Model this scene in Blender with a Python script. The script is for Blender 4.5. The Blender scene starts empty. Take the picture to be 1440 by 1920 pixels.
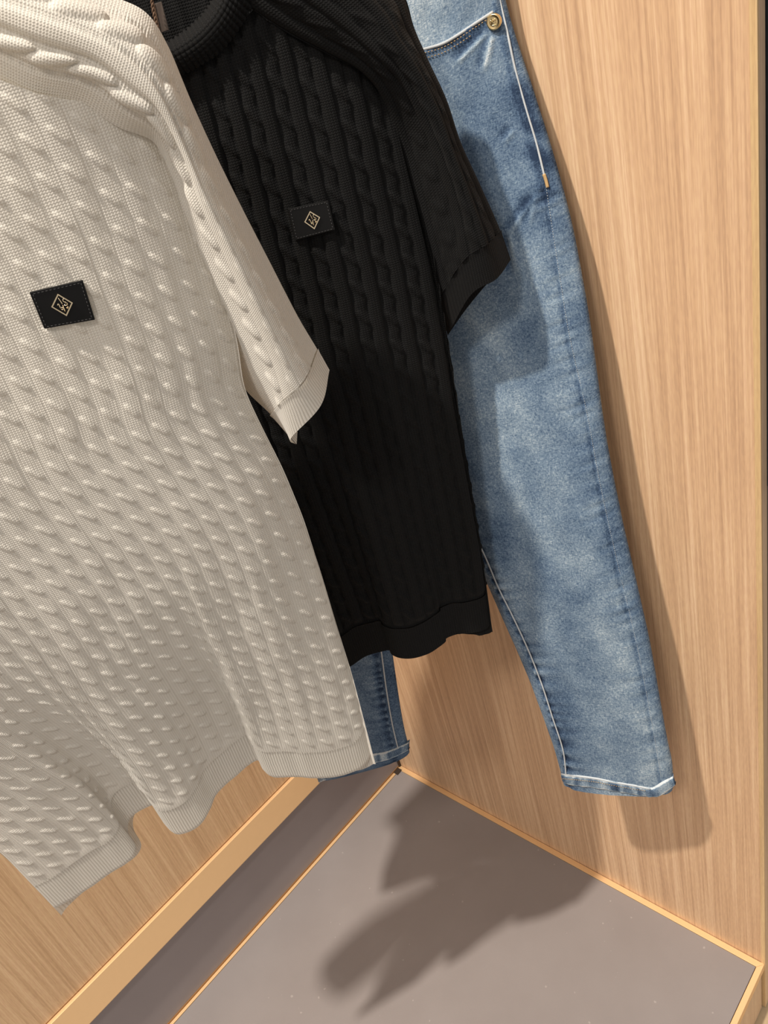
import bpy, math
import numpy as np
C = bpy.context.scene
COL = C.collection
PI = math.pi

# ------------------------------------------------------------------ camera
F = 1502.43                                   # focal length in pixels of a 1440 x 1920 frame
CAM = np.array([0.944, -0.6276, 1.25])
M = np.array([[0.7241063, 0.64369518, -0.24764206],
              [0.1935413, -0.53428493, -0.82284955],
              [-0.66197571, 0.54790157, -0.51146068]])
_u, _s, _v = np.linalg.svd(M); M = _u @ _v
from mathutils import Matrix, Vector
cd = bpy.data.cameras.new('camera'); cam = bpy.data.objects.new('camera', cd); COL.objects.link(cam)
r_, u_, b_ = M[0], -M[1], -M[2]
cam.matrix_world = Matrix(((r_[0], u_[0], b_[0], CAM[0]), (r_[1], u_[1], b_[1], CAM[1]),
                           (r_[2], u_[2], b_[2], CAM[2]), (0, 0, 0, 1)))
cd.sensor_fit = 'HORIZONTAL'; cd.sensor_width = 36; cd.lens = F / 1440 * 36
cd.clip_start = 0.01
C.camera = cam

# ------------------------------------------------------------------ world, lights, exposure
w = bpy.data.worlds.new('shop'); C.world = w; w.use_nodes = True
bg = w.node_tree.nodes['Background']
bg.inputs[0].default_value = (1.0, 0.93, 0.86, 1); bg.inputs[1].default_value = 0.60

def spot(name, loc, target, power, size, blend, radius, col):
    l = bpy.data.lights.new(name, 'SPOT'); l.energy = power; l.spot_size = math.radians(size)
    l.spot_blend = blend; l.shadow_soft_size = radius; l.color = col
    o = bpy.data.objects.new(name, l); COL.objects.link(o); o.location = loc
    o.rotation_euler = (Vector(target) - Vector(loc)).to_track_quat('-Z', 'Y').to_euler()
    return o
spot('ceiling_spot', (0.50, -1.90, 4.4), (0.42, -0.33, 0.1), 800, 38, 0.8, 0.060, (1.0, 0.91, 0.79))
spot('ceiling_spot', (1.5, -2.6, 3.6), (0.38, -0.25, 0.4), 170, 42, 0.9, 0.22, (1.0, 0.92, 0.82))

vs = C.view_settings
vs.view_transform = 'Standard'; vs.look = 'None'; vs.gamma = 1; vs.use_curve_mapping = False
vs.exposure = 0.0

# ------------------------------------------------------------------ helpers
def ray(x, y): return M.T @ np.array([(x - 720) / F, (y - 960) / F, 1.0])
def hit_z(x, y, z=0.0): r = ray(x, y); return CAM + r * (z - CAM[2]) / r[2]
def proj(P):
    c = (np.asarray(P, float) - CAM) @ M.T
    return np.stack([c[..., 0] / c[..., 2] * F + 720, c[..., 1] / c[..., 2] * F + 960], -1)

class Plane:
    """an upright cloth plane: s runs along it, o is the distance in front of it"""
    def __init__(self, P, yaw, lean=0.0):
        self.P = np.array(P, float); y = math.radians(yaw); self.lean = lean
        self.a = np.array([math.cos(y), math.sin(y), 0.0]); self.n = np.array([math.sin(y), -math.cos(y), 0.0])
        self.m = self.n - np.array([0, 0, lean])
    def at(self, x, y, o=0.0):
        r = ray(x, y); return CAM + r * ((self.m @ (self.P - CAM)) + o) / (self.m @ r)
    def sz(self, x, y, o=0.0):
        q = self.at(x, y, o); return (q - self.P) @ self.a, q[2]
    def so(self, q): return (q - self.P) @ self.a, (q - self.P) @ self.m
    def pt(self, s, o, z):
        s, o, z = np.broadcast_arrays(s, o, z); o = o + self.lean * (z - self.P[2])
        return np.stack([self.P[0] + s * self.a[0] + o * self.n[0],
                         self.P[1] + s * self.a[1] + o * self.n[1], z], -1)

def props(o, label=None, cat=None, group=None, kind=None):
    if label: o['label'] = label
    if cat: o['category'] = cat
    if group: o['group'] = group
    if kind: o['kind'] = kind
    return o
def empty(name, loc, label, cat, group=None):
    o = bpy.data.objects.new(name, None); COL.objects.link(o); o.location = tuple(float(v) for v in loc); o.empty_display_size = .05
    return props(o, label, cat, group)
def link(name, me, mat, parent=None):
    if mat: me.materials.append(mat)
    o = bpy.data.objects.new(name, me); COL.objects.link(o)
    if parent is not None:
        o.parent = parent
        p = parent; off = Vector((0, 0, 0))
        while p is not None: off += p.location; p = p.parent
        o.location = -off                     # meshes are written in world coordinates
    return o
def mesh_of(verts, faces, smooth=False):
    me = bpy.data.meshes.new('m'); me.from_pydata([tuple(map(float, v)) for v in verts], [], faces); me.update()
    if smooth: me.polygons.foreach_set('use_smooth', [True] * len(me.polygons))
    return me

def grid_mesh(name, P, mat, parent, uv=None, closed=False, attrs=None):
    nv, nu = P.shape[:2]
    me = bpy.data.meshes.new(name)
    me.vertices.add(nv * nu); me.vertices.foreach_set('co', P.reshape(-1).astype(np.float32))
    cu = nu if closed else nu - 1
    j = np.arange(cu); i = np.arange(nv - 1)
    I, J = np.meshgrid(i, j, indexing='ij'); J2 = (J + 1) % nu
    q = np.stack([I * nu + J, I * nu + J2, (I + 1) * nu + J2, (I + 1) * nu + J], -1).reshape(-1)
    n = len(q) // 4
    me.loops.add(n * 4); me.loops.foreach_set('vertex_index', q.astype(np.int32))
    me.polygons.add(n); me.polygons.foreach_set('loop_start', (np.arange(n) * 4).astype(np.int32))
    me.polygons.foreach_set('loop_total', np.full(n, 4, np.int32))
    me.polygons.foreach_set('use_smooth', np.ones(n, bool))
    if uv is not None:
        l = me.uv_layers.new(name='UVMap')
        l.data.foreach_set('uv', uv.reshape(-1, 2)[q].reshape(-1).astype(np.float32))
    for k, a in (attrs or {}).items():
        at = me.attributes.new(k, 'FLOAT', 'POINT'); at.data.foreach_set('value', a.reshape(-1).astype(np.float32))
    me.update(calc_edges=True); me.validate()
    return link(name, me, mat, parent)

def normals(P, closed=False):
    if closed:
        du = np.roll(P, -1, 1) - np.roll(P, 1, 1)
    else: du = np.gradient(P, axis=1)
    dv = np.gradient(P, axis=0)
    n = np.cross(du, dv); n /= np.maximum(np.linalg.norm(n, axis=-1, keepdims=True), 1e-12)
    return n
def arc_uv(P):
    """lengths in metres across and along a grid"""
    du = np.linalg.norm(np.diff(P, axis=1), axis=-1); dv = np.linalg.norm(np.diff(P, axis=0), axis=-1)
    U = np.concatenate([np.zeros((P.shape[0], 1)), np.cumsum(du, 1)], 1)
    V = np.concatenate([np.zeros((1, P.shape[1])), np.cumsum(dv, 0)], 0)
    return U, V

def cr(pts, t):
    """Catmull-Rom through pts (n, d) at t in 0..n-1"""
    p = np.asarray(pts, float); n = len(p)
    pp = np.concatenate([2 * p[:1] - p[1:2], p, 2 * p[-1:] - p[-2:-1]])
    i = np.clip(np.floor(t).astype(int), 0, n - 2); f = (t - i)
    f = f.reshape(f.shape + (1,) * (p.ndim - 1))
    a, b, c, d = pp[i], pp[i + 1], pp[i + 2], pp[i + 3]
    return .5 * (2 * b + (c - a) * f + (2 * a - 5 * b + 4 * c - d) * f ** 2 + (3 * b - a - 3 * c + d) * f ** 3)
def patch(ctrl, nv, nu):
    """ctrl (rows, cols, d) -> (nv, nu, d)"""
    c = np.asarray(ctrl, float)
    a = cr(c, np.linspace(0, c.shape[0] - 1, nv))
    a = np.swapaxes(a, 0, 1)
    a = cr(a, np.linspace(0, c.shape[1] - 1, nu))
    return np.swapaxes(a, 0, 1)
def curve(pts, n):
    p = np.asarray(pts, float); q = cr(p, np.linspace(0, len(p) - 1, n * 8))
    L = np.concatenate([[0], np.cumsum(np.linalg.norm(np.diff(q, axis=0), axis=1))])
    t = np.linspace(0, L[-1], n)
    return np.stack([np.interp(t, L, q[:, k]) for k in range(q.shape[1])], -1)
def sm(a, b, x): t = np.clip((x - a) / (b - a), 0, 1); return t * t * (3 - 2 * t)

_rng = np.random.default_rng(7); _T = _rng.random((256, 256))
def noise(x, y, seed=0):
    x = x + seed * 17.3; y = y + seed * 9.1
    xi = np.floor(x).astype(int); yi = np.floor(y).astype(int); fx = x - xi; fy = y - yi
    fx = fx * fx * (3 - 2 * fx); fy = fy * fy * (3 - 2 * fy)
    g = lambda a, b: _T[a % 256, b % 256]
    return ((g(xi, yi) * (1 - fx) + g(xi + 1, yi) * fx) * (1 - fy) + (g(xi, yi + 1) * (1 - fx) + g(xi + 1, yi + 1) * fx) * fy) * 2 - 1

def rope(x, y, p, a, b, ang, ex=.5):
    """overlapping slanted lobes of a knitted cable; x across, y along (metres)"""
    h = np.zeros(np.broadcast(x, y).shape); c, s = math.cos(ang), math.sin(ang)
    k = np.floor(y / p)
    for j in (-1, 0, 1):
        dy = y - (k + .5 + j) * p
        X = x * c + dy * s; Y = -x * s + dy * c
        e = 1 - (X / a) ** 2 - np.abs(Y / b) ** 3
        h = np.maximum(h, np.maximum(e, 0) ** ex)
    return h

def tube(pts, r, n=8, closed=False, flat=1.0, up=None):
    """verts/faces of a tube through pts"""
    p = np.asarray(pts, float); N = len(p)
    t = np.gradient(p, axis=0) if not closed else np.roll(p, -1, 0) - np.roll(p, 1, 0)
    t /= np.maximum(np.linalg.norm(t, axis=1, keepdims=True), 1e-12)
    up = np.array(up if up is not None else (0.3, -0.9, 0.2), float)
    a = np.cross(t, up); a /= np.maximum(np.linalg.norm(a, axis=1, keepdims=True), 1e-9); b = np.cross(a, t)
    th = np.arange(n) / n * 2 * PI
    rr = np.broadcast_to(np.asarray(r, float), (N,))
    V = p[:, None] + (a[:, None] * np.cos(th)[None, :, None] + b[:, None] * np.sin(th)[None, :, None] * flat) * rr[:, None, None]
    vs_ = list(V.reshape(-1, 3)); fs = []
    for i in range(N if closed else N - 1):
        for j in range(n):
            i2 = (i + 1) % N
            fs.append((i * n + j, i * n + (j + 1) % n, i2 * n + (j + 1) % n, i2 * n + j))
    if not closed: fs.append(tuple(range(n))[::-1]); fs.append(tuple((N - 1) * n + j for j in range(n)))
    return vs_, fs
class MB:
    def __init__(self): self.v = []; self.f = []
    def add(self, vf):
        o = len(self.v); self.v += list(vf[0]); self.f += [tuple(i + o for i in f) for f in vf[1]]; return self
    def make(self, name, mat, parent=None, smooth=True): return link(name, mesh_of(self.v, self.f, smooth), mat, parent)
def box_vf(c0, c1):
    (x0, y0, z0), (x1, y1, z1) = c0, c1
    v = [(x0, y0, z0), (x1, y0, z0), (x1, y1, z0), (x0, y1, z0), (x0, y0, z1), (x1, y0, z1), (x1, y1, z1), (x0, y1, z1)]
    return v, [(0, 3, 2, 1), (4, 5, 6, 7), (0, 1, 5, 4), (1, 2, 6, 5), (2, 3, 7, 6), (3, 0, 4, 7)]
def box(name, c0, c1, mat, parent=None, bevel=0.0):
    o = link(name, mesh_of(*box_vf(c0, c1)), mat, parent)
    if bevel:
        m = o.modifiers.new('bevel', 'BEVEL'); m.width = bevel; m.segments = 2; m.limit_method = 'ANGLE'
    return o
def extrude(poly, off, name, mat, parent=None, bevel=0.0):
    """closed polygon (3D list) extruded by vector off"""
    p = [np.array(q, float) for q in poly]; n = len(p); v = p + [q + np.array(off) for q in p]
    f = [tuple(range(n))[::-1], tuple(range(n, 2 * n))] + [(i, (i + 1) % n, n + (i + 1) % n, n + i) for i in range(n)]
    o = link(name, mesh_of(v, f), mat, parent)
    if bevel:
        m = o.modifiers.new('bevel', 'BEVEL'); m.width = bevel; m.segments = 3; m.limit_method = 'ANGLE'
    return o

# ------------------------------------------------------------------ materials
class NT:
    def __init__(self, name):
        self.m = bpy.data.materials.new(name); self.m.use_nodes = True
        self.t = self.m.node_tree; self.b = self.t.nodes['Principled BSDF']; self.out = self.t.nodes['Material Output']
    def n(self, typ, **k):
        nd = self.t.nodes.new('ShaderNode' + typ)
        for a, v in k.items():
            if a.startswith('i_'):
                key = a[2:]; key = int(key) if key.isdigit() else key.replace('_', ' ')
                nd.inputs[key].default_value = v
            else: setattr(nd, a, v)
        return nd
    def l(self, a, b): self.t.links.new(a, b)
    def math(self, op, a, b=None, c=None):
        nd = self.n('Math', operation=op)
        for i, v in enumerate((a, b, c)):
            if v is None: continue
            if isinstance(v, (int, float)): nd.inputs[i].default_value = v
            else: self.l(v, nd.inputs[i])
        return nd.outputs[0]
    def ramp(self, fac, stops):
        nd = self.n('ValToRGB'); e = nd.color_ramp.elements
        while len(e) < len(stops): e.new(.5)
        for i, (p, c) in enumerate(stops): e[i].position = p; e[i].color = tuple(c) + (1,)
        self.l(fac, nd.inputs[0]); return nd.outputs[0]
    def mix(self, fac, a, b, mode='MIX'):
        nd = self.n('Mix', data_type='RGBA', blend_type=mode)
        for i, v in ((0, fac), (6, a), (7, b)):
            if isinstance(v, (int, float)): nd.inputs[i].default_value = v
            elif isinstance(v, tuple): nd.inputs[i].default_value = v + (1,)
            else: self.l(v, nd.inputs[i])
        return nd.outputs[2]
    def mapped(self, coord, scale, rot=(0, 0, 0)):
        tc = self.n('TexCoord'); mp = self.n('Mapping'); mp.inputs['Scale'].default_value = scale; mp.inputs['Rotation'].default_value = rot
        self.l(tc.outputs[coord], mp.inputs[0]); return mp.outputs[0]
    def noise(self, vec, scale, detail=3, rough=.55, dist=0):
        nd = self.n('TexNoise'); nd.inputs['Scale'].default_value = scale; nd.inputs['Detail'].default_value = detail
        nd.inputs['Roughness'].default_value = rough; nd.inputs['Distortion'].default_value = dist
        self.l(vec, nd.inputs['Vector']); return nd.outputs['Fac']
    def bump(self, h, strength, dist, prev=None):
        nd = self.n('Bump'); nd.inputs['Strength'].default_value = strength; nd.inputs['Distance'].default_value = dist
        self.l(h, nd.inputs['Height'])
        if prev is not None: self.l(prev, nd.inputs['Normal'])
        self.l(nd.outputs[0], self.b.inputs['Normal']); return nd.outputs[0]
    def set(self, **k):
        for a, v in k.items():
            s = self.b.inputs[a.replace('_', ' ')]
            if isinstance(v, (int, float, tuple)): s.default_value = (v + (1,)) if isinstance(v, tuple) and len(v) == 3 else v
            else: self.l(v, s)
        return self

def wood_mat(name, c0, c1, c2, along_x, rough, spec=.4):
    t = NT(name)
    # fine straight upright grain: stretched noises across the panel
    v = t.mapped('Object', (1, 1, .012))
    g1 = t.noise(v, 420, 2, .6); g2 = t.noise(v, 120, 3, .6); g3 = t.noise(v, 22, 2, .5)
    v2 = t.mapped('Object', (1, 1, .12)); p = t.noise(v2, 700, 1)
    g = t.math('ADD', t.math('MULTIPLY', g1, .48), t.math('ADD', t.math('MULTIPLY', g2, .38), t.math('MULTIPLY', g3, .14)))
    col = t.ramp(g, [(.36, c0), (.5, c1), (.64, c2)])
    col = t.mix(.10, col, t.ramp(p, [(.4, (.35, .22, .13)), (.6, (.9, .7, .5))]), 'OVERLAY')
    t.set(Base_Color=col, Roughness=rough); t.b.inputs['Specular IOR Level'].default_value = spec
    t.bump(g, .12, .0006)
    return t.m
M_WOOD_R = wood_mat('oak_veneer', (.47, .305, .192), (.605, .408, .258), (.73, .525, .352), True, .48)
M_WOOD_L = wood_mat('oak_veneer_left', (.56, .365, .205), (.68, .46, .27), (.79, .56, .345), False, .38)
M_EDGE = wood_mat('pale_edge_band', (.52, .36, .19), (.60, .43, .24), (.68, .50, .29), True, .4)
M_CAP = wood_mat('brown_end_veneer', (.56, .40, .27), (.66, .48, .33), (.74, .55, .39), True, .5)

def gold_mat(name, c, rough):
    t = NT(name); v = t.mapped('Object', (1, 1, 1)); n1 = t.noise(v, 60, 4, .6)
    t.set(Base_Color=t.mix(t.math('MULTIPLY', n1, .35), c, tuple(x * .82 for x in c)), Metallic=.45,
          Roughness=t.math('MULTIPLY_ADD', n1, .12, rough))
    return t.m
M_GOLD = gold_mat('rose_gold_trim', (.90, .61, .33), .42)
M_COPPER = gold_mat('dark_copper_trim', (.36, .20, .09), .4)

t = NT('grey_leatherette'); v = t.mapped('Object', (1, 1, 1))
n1 = t.noise(v, 900, 2); n2 = t.noise(v, 9, 3); n3 = t.noise(v, 160, 2, .7)
col = t.mix(n2, (.225, .200, .198), (.272, .247, .246))
spk = t.ramp(t.noise(v, 130, 0), [(.835, (0, 0, 0)), (.85, (1, 1, 1))])
col = t.mix(t.math('MULTIPLY', spk, .25), col, (.6, .55, .52))
t.set(Base_Color=col, Roughness=.55); t.b.inputs['Specular IOR Level'].default_value = .45; t.bump(n1, .25, .0004)
M_GREY = t.m
t = NT('grey_upright_laminate'); v = t.mapped('Object', (1, 1, 1)); n2 = t.noise(v, 12, 3); n1 = t.noise(v, 700, 2)
t.set(Base_Color=t.mix(n2, (.27, .235, .235), (.31, .272, .272)), Roughness=.5); t.bump(n1, .15, .0004)
M_GREY2 = t.m
def plain(name, c, rough=.6, metal=0.0, spec=.5):
    t = NT(name); v = t.mapped('Object', (1, 1, 1)); n = t.noise(v, 300, 2)
    t.set(Base_Color=t.mix(n, tuple(x * .9 for x in c), tuple(min(1, x * 1.1) for x in c)), Roughness=rough, Metallic=metal)
    t.b.inputs['Specular IOR Level'].default_value = spec
    return t.m
M_DARKGAP = plain('shadow_gap_black', (.035, .02, .012), .7)
M_LEATHER = plain('black_leather', (.0022, .0022, .0025), .42, 0, .28)
M_THREAD_B = plain('black_thread', (.03, .03, .032), .6)
M_BRASS = plain('pale_gold_metal', (.86, .72, .50), .22, 1.0)
M_BUTTON = plain('brass_button', (.80, .62, .33), .25, 1.0)
M_TAG = plain('brown_card', (.085, .062, .05), .5)
M_CORD = plain('brown_cord', (.13, .075, .045), .8)
M_NAVY = plain('navy_fabric', (.03, .036, .046), .9)
M_STITCH = plain('tan_thread', (.50, .33, .15), .8)
M_PIPE = plain('worn_white_denim_edge', (.46, .49, .52), .9)
M_STONE = plain('pale_floor_board', (.46, .35, .22), .45)

def knit_mat(name, c_hi, c_lo, sx, sy, strength, rib=False, sheen=.3, transl=0.0, fuzz=0.0, rough=.9, spec=.2):
    """fine stitches: UV is in metres"""
    t = NT(name); uv = t.n('UVMap'); sp = t.n('SeparateXYZ'); t.l(uv.outputs[0], sp.inputs[0])
    x, y = sp.outputs[0], sp.outputs[1]
    tc = t.n('TexCoord'); ob = tc.outputs['Object']
    jit = t.noise(ob, 120, 2)
    xs = t.math('MULTIPLY_ADD', x, 2 * PI / sx, t.math('MULTIPLY', jit, 2.2))
    ax = t.math('ABSOLUTE', t.math('SINE', t.math('MULTIPLY', xs, .5)))
    sh = t.math('MULTIPLY', t.math('COSINE', xs), .9)
    ys = t.math('ADD', t.math('MULTIPLY_ADD', y, 2 * PI / sy, sh), t.math('MULTIPLY', jit, 3))
    ay = t.math('MULTIPLY_ADD', t.math('SINE', ys), .5, .5)
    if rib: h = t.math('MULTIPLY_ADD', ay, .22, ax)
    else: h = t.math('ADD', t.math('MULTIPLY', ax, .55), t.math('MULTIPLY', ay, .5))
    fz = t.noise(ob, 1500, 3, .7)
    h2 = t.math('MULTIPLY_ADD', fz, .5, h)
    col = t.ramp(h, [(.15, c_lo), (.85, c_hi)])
    if fuzz:
        f2 = t.noise(ob, 2600, 2, .8)
        col = t.mix(t.ramp(f2, [(.57, (0, 0, 0)), (.72, (1, 1, 1))]), col, (fuzz, fuzz, fuzz * .98))
    t.set(Base_Color=col, Roughness=rough)
    t.b.inputs['Specular IOR Level'].default_value = spec
    t.b.inputs['Sheen Weight'].default_value = sheen; t.b.inputs['Sheen Roughness'].default_value = .5
    t.bump(h2, strength, .0006)
    if transl:
        tr = t.n('BsdfTranslucent'); tr.inputs[0].default_value = (c_hi[0], c_hi[1] * .95, c_hi[2] * .82, 1)
        mx = t.n('MixShader'); mx.inputs[0].default_value = transl
        t.l(t.b.outputs[0], mx.inputs[1]); t.l(tr.outputs[0], mx.inputs[2]); t.l(mx.outputs[0], t.out.inputs[0])
    return t.m
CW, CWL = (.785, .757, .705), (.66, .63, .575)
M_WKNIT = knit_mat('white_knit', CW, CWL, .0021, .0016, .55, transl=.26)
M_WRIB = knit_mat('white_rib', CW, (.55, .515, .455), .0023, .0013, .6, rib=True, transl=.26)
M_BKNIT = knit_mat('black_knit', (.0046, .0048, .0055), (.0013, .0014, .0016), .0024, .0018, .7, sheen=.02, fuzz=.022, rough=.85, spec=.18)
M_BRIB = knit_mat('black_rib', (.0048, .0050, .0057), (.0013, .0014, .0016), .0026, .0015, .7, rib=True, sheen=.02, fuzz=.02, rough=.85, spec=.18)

def denim_mat(name, tint=1.0):
    t = NT(name); uv = t.n('UVMap'); sp = t.n('SeparateXYZ'); t.l(uv.outputs[0], sp.inputs[0])
    at = t.n('Attribute'); at.attribute_name = 'wear'
    tc = t.n('TexCoord'); ob = tc.outputs['Object']
    mp = t.n('Mapping'); mp.inputs['Scale'].default_value = (900, 260, 1); t.l(uv.outputs[0], mp.inputs[0])
    mp2 = t.n('Mapping'); mp2.inputs['Scale'].default_value = (300, 850, 1); t.l(uv.outputs[0], mp2.inputs[0])
    a = t.noise(mp.outputs[0], 1, 2, .6); b = t.noise(mp2.outputs[0], 1, 2, .6)
    c = t.noise(ob, 45, 5, .65); d = t.noise(ob, 520, 3, .7)
    f = t.math('ADD', at.outputs['Fac'], t.math('MULTIPLY', t.math('SUBTRACT', a, .5), .72))
    f = t.math('ADD', f, t.math('MULTIPLY', t.math('SUBTRACT', b, .5), .72))
    f = t.math('ADD', f, t.math('MULTIPLY', t.math('SUBTRACT', c, .5), .55))
    f = t.math('ADD', f, t.math('MULTIPLY', t.math('SUBTRACT', d, .5), .50))
    col = t.ramp(f, [(0.0, (.018, .036, .078)), (.28, (.066, .112, .19)), (.56, (.160, .228, .315)), (.82, (.32, .40, .475)), (1.0, (.58, .63, .67))])
    t.set(Base_Color=col, Roughness=.85); t.b.inputs['Specular IOR Level'].default_value = .2
    t.bump(t.math('ADD', a, t.math('ADD', b, d)), .35, .0006)
    return t.m
M_DENIM = denim_mat('washed_denim')

# ------------------------------------------------------------------ the setting
X1 = .705
def struct(o, label=None): o['kind'] = 'structure'; return o
struct(box('wall_right', (-.02, .004, -.12), (X1, .0175, 2.5), M_WOOD_R))
wl = link('wall_left', mesh_of(*box_vf((-.03, -2.2, .203), (-.004, 0.03, 2.5))), M_WOOD_L); struct(wl)
# pale edge band and brown end cap of the right wall panel
eb = struct(box('trim_1', (X1 - .0045, .0030, -.12), (X1 + .0012, .0060, 2.5), M_EDGE, None, .0006)); 
ec = struct(box('trim_2', (X1, .0062, -.12), (X1 + .0010, .0175, 2.5), M_CAP, None, .0004))
# grey upright band at the foot of the left wall, with the wide metal trim over it
struct(box('baseboard_left', (-.03, -2.2, -.02), (0.0, 0.0, .150), M_GREY2))
struct(extrude([(-.02, -2.2, .1535), (.0120, -2.2, .1535), (.0125, -2.2, .1548), (.0015, -2.2, .2005), (-.02, -2.2, .2005)], (0, 2.1995, 0), 'trim_3', M_GOLD, None, .0005))
struct(box('trim_4', (-.02, -2.2, .149), (-.001, -.001, .1545), M_DARKGAP))
struct(box('trim_5', (-.012, -2.2, -.02), (.0012, 0.0, .0035), M_COPPER))
# joint between the grey band and the wood panel at the corner
struct(box('trim_6', (.0002, -.001, .0), (.0035, .006, .2), M_DARKGAP))

pl = empty('display_platform', (.35, -1.0, -.12), 'low display platform covered in taupe grey leatherette with rose gold edging', 'platform')
box('platform_top', (.0075, -2.2, -.03), (X1 - .0085, -.0065, -.0006), M_GREY, pl)
# metal edging pieces, mitred at the front corner
z0, z1 = -.014, .0006
def strip(name, quad, lab=None, mat=M_GOLD):
    o = extrude([(x, y, z0) for x, y in quad], (0, 0, z1 - z0), name, mat, pl, .0004)
    return o
strip('edge_strip', [(.0015, -2.2), (.0068, -2.2), (.0068, -.0065), (.0015, -.0065)])
strip('edge_strip', [(.0015, -.0060), (X1 - .0075, -.0060), (X1 + .0002, .0032), (.0015, .0032)])
strip('edge_strip', [(X1 - .0075, -.0062), (X1 + .0002, .0030), (X1 + .0002, -2.2), (X1 - .0075, -2.2)])
box('side_panel', (X1 - .012, -2.2, -.119), (X1 - .003, .0, -.016), M_CAP, pl)
box('corner_patch', (.0015, -.018, .0007), (.012, -.004, .0013), M_DARKGAP, pl)['label'] = 'dark patch at the inner corner'  # thin near-black patch lying on the platform in the inner corner
# floor of short boards beside the platform
fl = struct(box('floor', (-.2, -2.3, -.16), (3.2, 2.2, -.1335), M_DARKGAP))
k = 0
for ix in range(5):
    for iy in range(9):
        x0 = X1 - .010 + ix * .09; y0 = .35 - iy * .13 - (ix % 2) * .055
        o = box('plank', (x0, y0 - .128, -.1335), (x0 + .088, y0, -.1205 - .0006 * ((ix * 3 + iy) % 3)), M_STONE, fl, .0012)

# a dark navy garment hanging beyond the end of the panel
S_, Z_ = np.meshgrid(np.linspace(0, 1, 90), np.linspace(.80, 1.7, 160))
On = .006 * np.sin(S_ * 19 + Z_ * 2) + .0012 * np.sin(Z_ * 700) * np.sin(S_ * 160)
Pn = np.stack([.79 - .17 * S_, .030 + On, Z_], -1)
Pb = Pn + np.array([0, .03, 0])
rg = np.concatenate([Pn, Pb[:, ::-1]], 1)
o = grid_mesh('navy_garment', rg, M_NAVY, None, closed=True)
props(o, 'dark navy knitted cloth just visible beyond the edge of the wood panel, at top right', 'garment')

# ------------------------------------------------------------------ garment bodies
class Body:
    """front and back of a knitted body hanging in a Plane"""
    def __init__(s, pl, hem_px, right_px, top_px, left_sz, fade, zh, ncol, bulge=.018, deep=.17):
        s.pl, s.zh, s.ncol, s.bulge, s.fade = pl, zh, ncol, bulge, fade
        q = []
        for x, y in hem_px:
            o_ = pl.so(hit_z(x, y, zh))[1] * deep; p_ = pl.at(x, y, o_); q.append((pl.so(p_)[0], o_, p_[2] - zh))
        c = curve(np.array(q), 400); s.hs, s.ho, s.hz = c[:, 0], c[:, 1], c[:, 2]
        s.hu = np.linspace(0, 1, 400)
        rp = np.array([pl.sz(x, y) for x, y in right_px]); rp = rp[np.argsort(rp[:, 1])]; s.rp = rp
        tp = np.array([pl.sz(x, y) for x, y in top_px]); tp = tp[np.argsort(tp[:, 0])]; s.tp = tp
        s.lz = np.array([a[1] for a in left_sz]); s.ls = np.array([a[0] for a in left_sz])
        zz = np.linspace(zh - .1, 1.5, 400); s.zz = zz
        ker = np.exp(-(np.linspace(-2, 2, 21)) ** 2); ker /= ker.sum()
        sm_ = lambda a: np.convolve(np.pad(a, 10, 'edge'), ker, 'valid')
        s.Rt = sm_(np.interp(zz, rp[:, 1], rp[:, 0])); s.Lt = sm_(sm_(np.interp(zz, s.lz, s.ls)))
    def R(s, z): return np.interp(z, s.zz, s.Rt)
    def L(s, z): return np.interp(z, s.zz, s.Lt)
    def dz(s, U, Z):
        w_ = 1 - sm(s.zh, s.zh + s.fade, Z); return np.interp(U, s.hu, s.hz) * w_
    def surf(s, U, Z, o0=0.0, wave=1.0):
        w_ = 1 - sm(s.zh, s.zh + s.fade, Z); w_ = w_ ** 1.15
        hs = np.interp(U, s.hu, s.hs); ho = np.interp(U, s.hu, s.ho)
        Ls, Rs = s.L(Z), s.R(Z)
        phi_h = (hs - s.hs[0]) / (s.hs[-1] - s.hs[0])
        S = Ls + (Rs - Ls) * (U * (1 - w_) + phi_h * w_)
        O = ho * w_ * wave + s.bulge * (1 - (2 * U - 1) ** 6) * (1 - w_) + o0
        return S, O
    def ztop(s, S): return np.interp(S, s.tp[:, 0], s.tp[:, 1])

def knit_body(b, step, zlo, zhi_fn, pattern, name, mat, parent, front=True, disp=True):
    wid = b.hs[-1] - b.hs[0] + .08
    nu = int(wid / step); u = np.linspace(0, 1, nu)
    zt = np.full(nu, 1.3)
    if zhi_fn is None: zt[:] = b.zband
    else:
        for _ in range(6):
            S, _o = b.surf(u, zt); zt = .5 * zt + .5 * zhi_fn(S)
        for _ in range(20):
            S, _o = b.surf(u, zt); zt = .6 * zt + .4 * zhi_fn(S)
        zt = np.maximum(zt, zlo + .02)
    nv = int((zt.max() - zlo) / step); v = np.linspace(0, 1, nv)
    U, V = np.meshgrid(u, v); Z = zlo + V * (zt[None] - zlo)
    S, O = b.surf(U, Z)
    if not front:
        O = O * .35 - .024 * np.sin(PI * U) ** .5 - .004 * np.sin(U * 23) * (1 - sm(b.zh, b.zh + .2, Z))
        Z = Z - .012 * (1 - V)
        S = S[:, ::-1]; O = O[:, ::-1]; Z = Z[:, ::-1]; U = U[:, ::-1]
    P = b.pl.pt(S, O, Z + b.dz(U, Z))
    n = normals(P)
    if disp and pattern is not None:
        H = pattern(U, Z); P = P + n * H[..., None]
    uv = np.stack([U * wid, Z], -1)
    return grid_mesh(name, P, mat, parent, uv)

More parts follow.
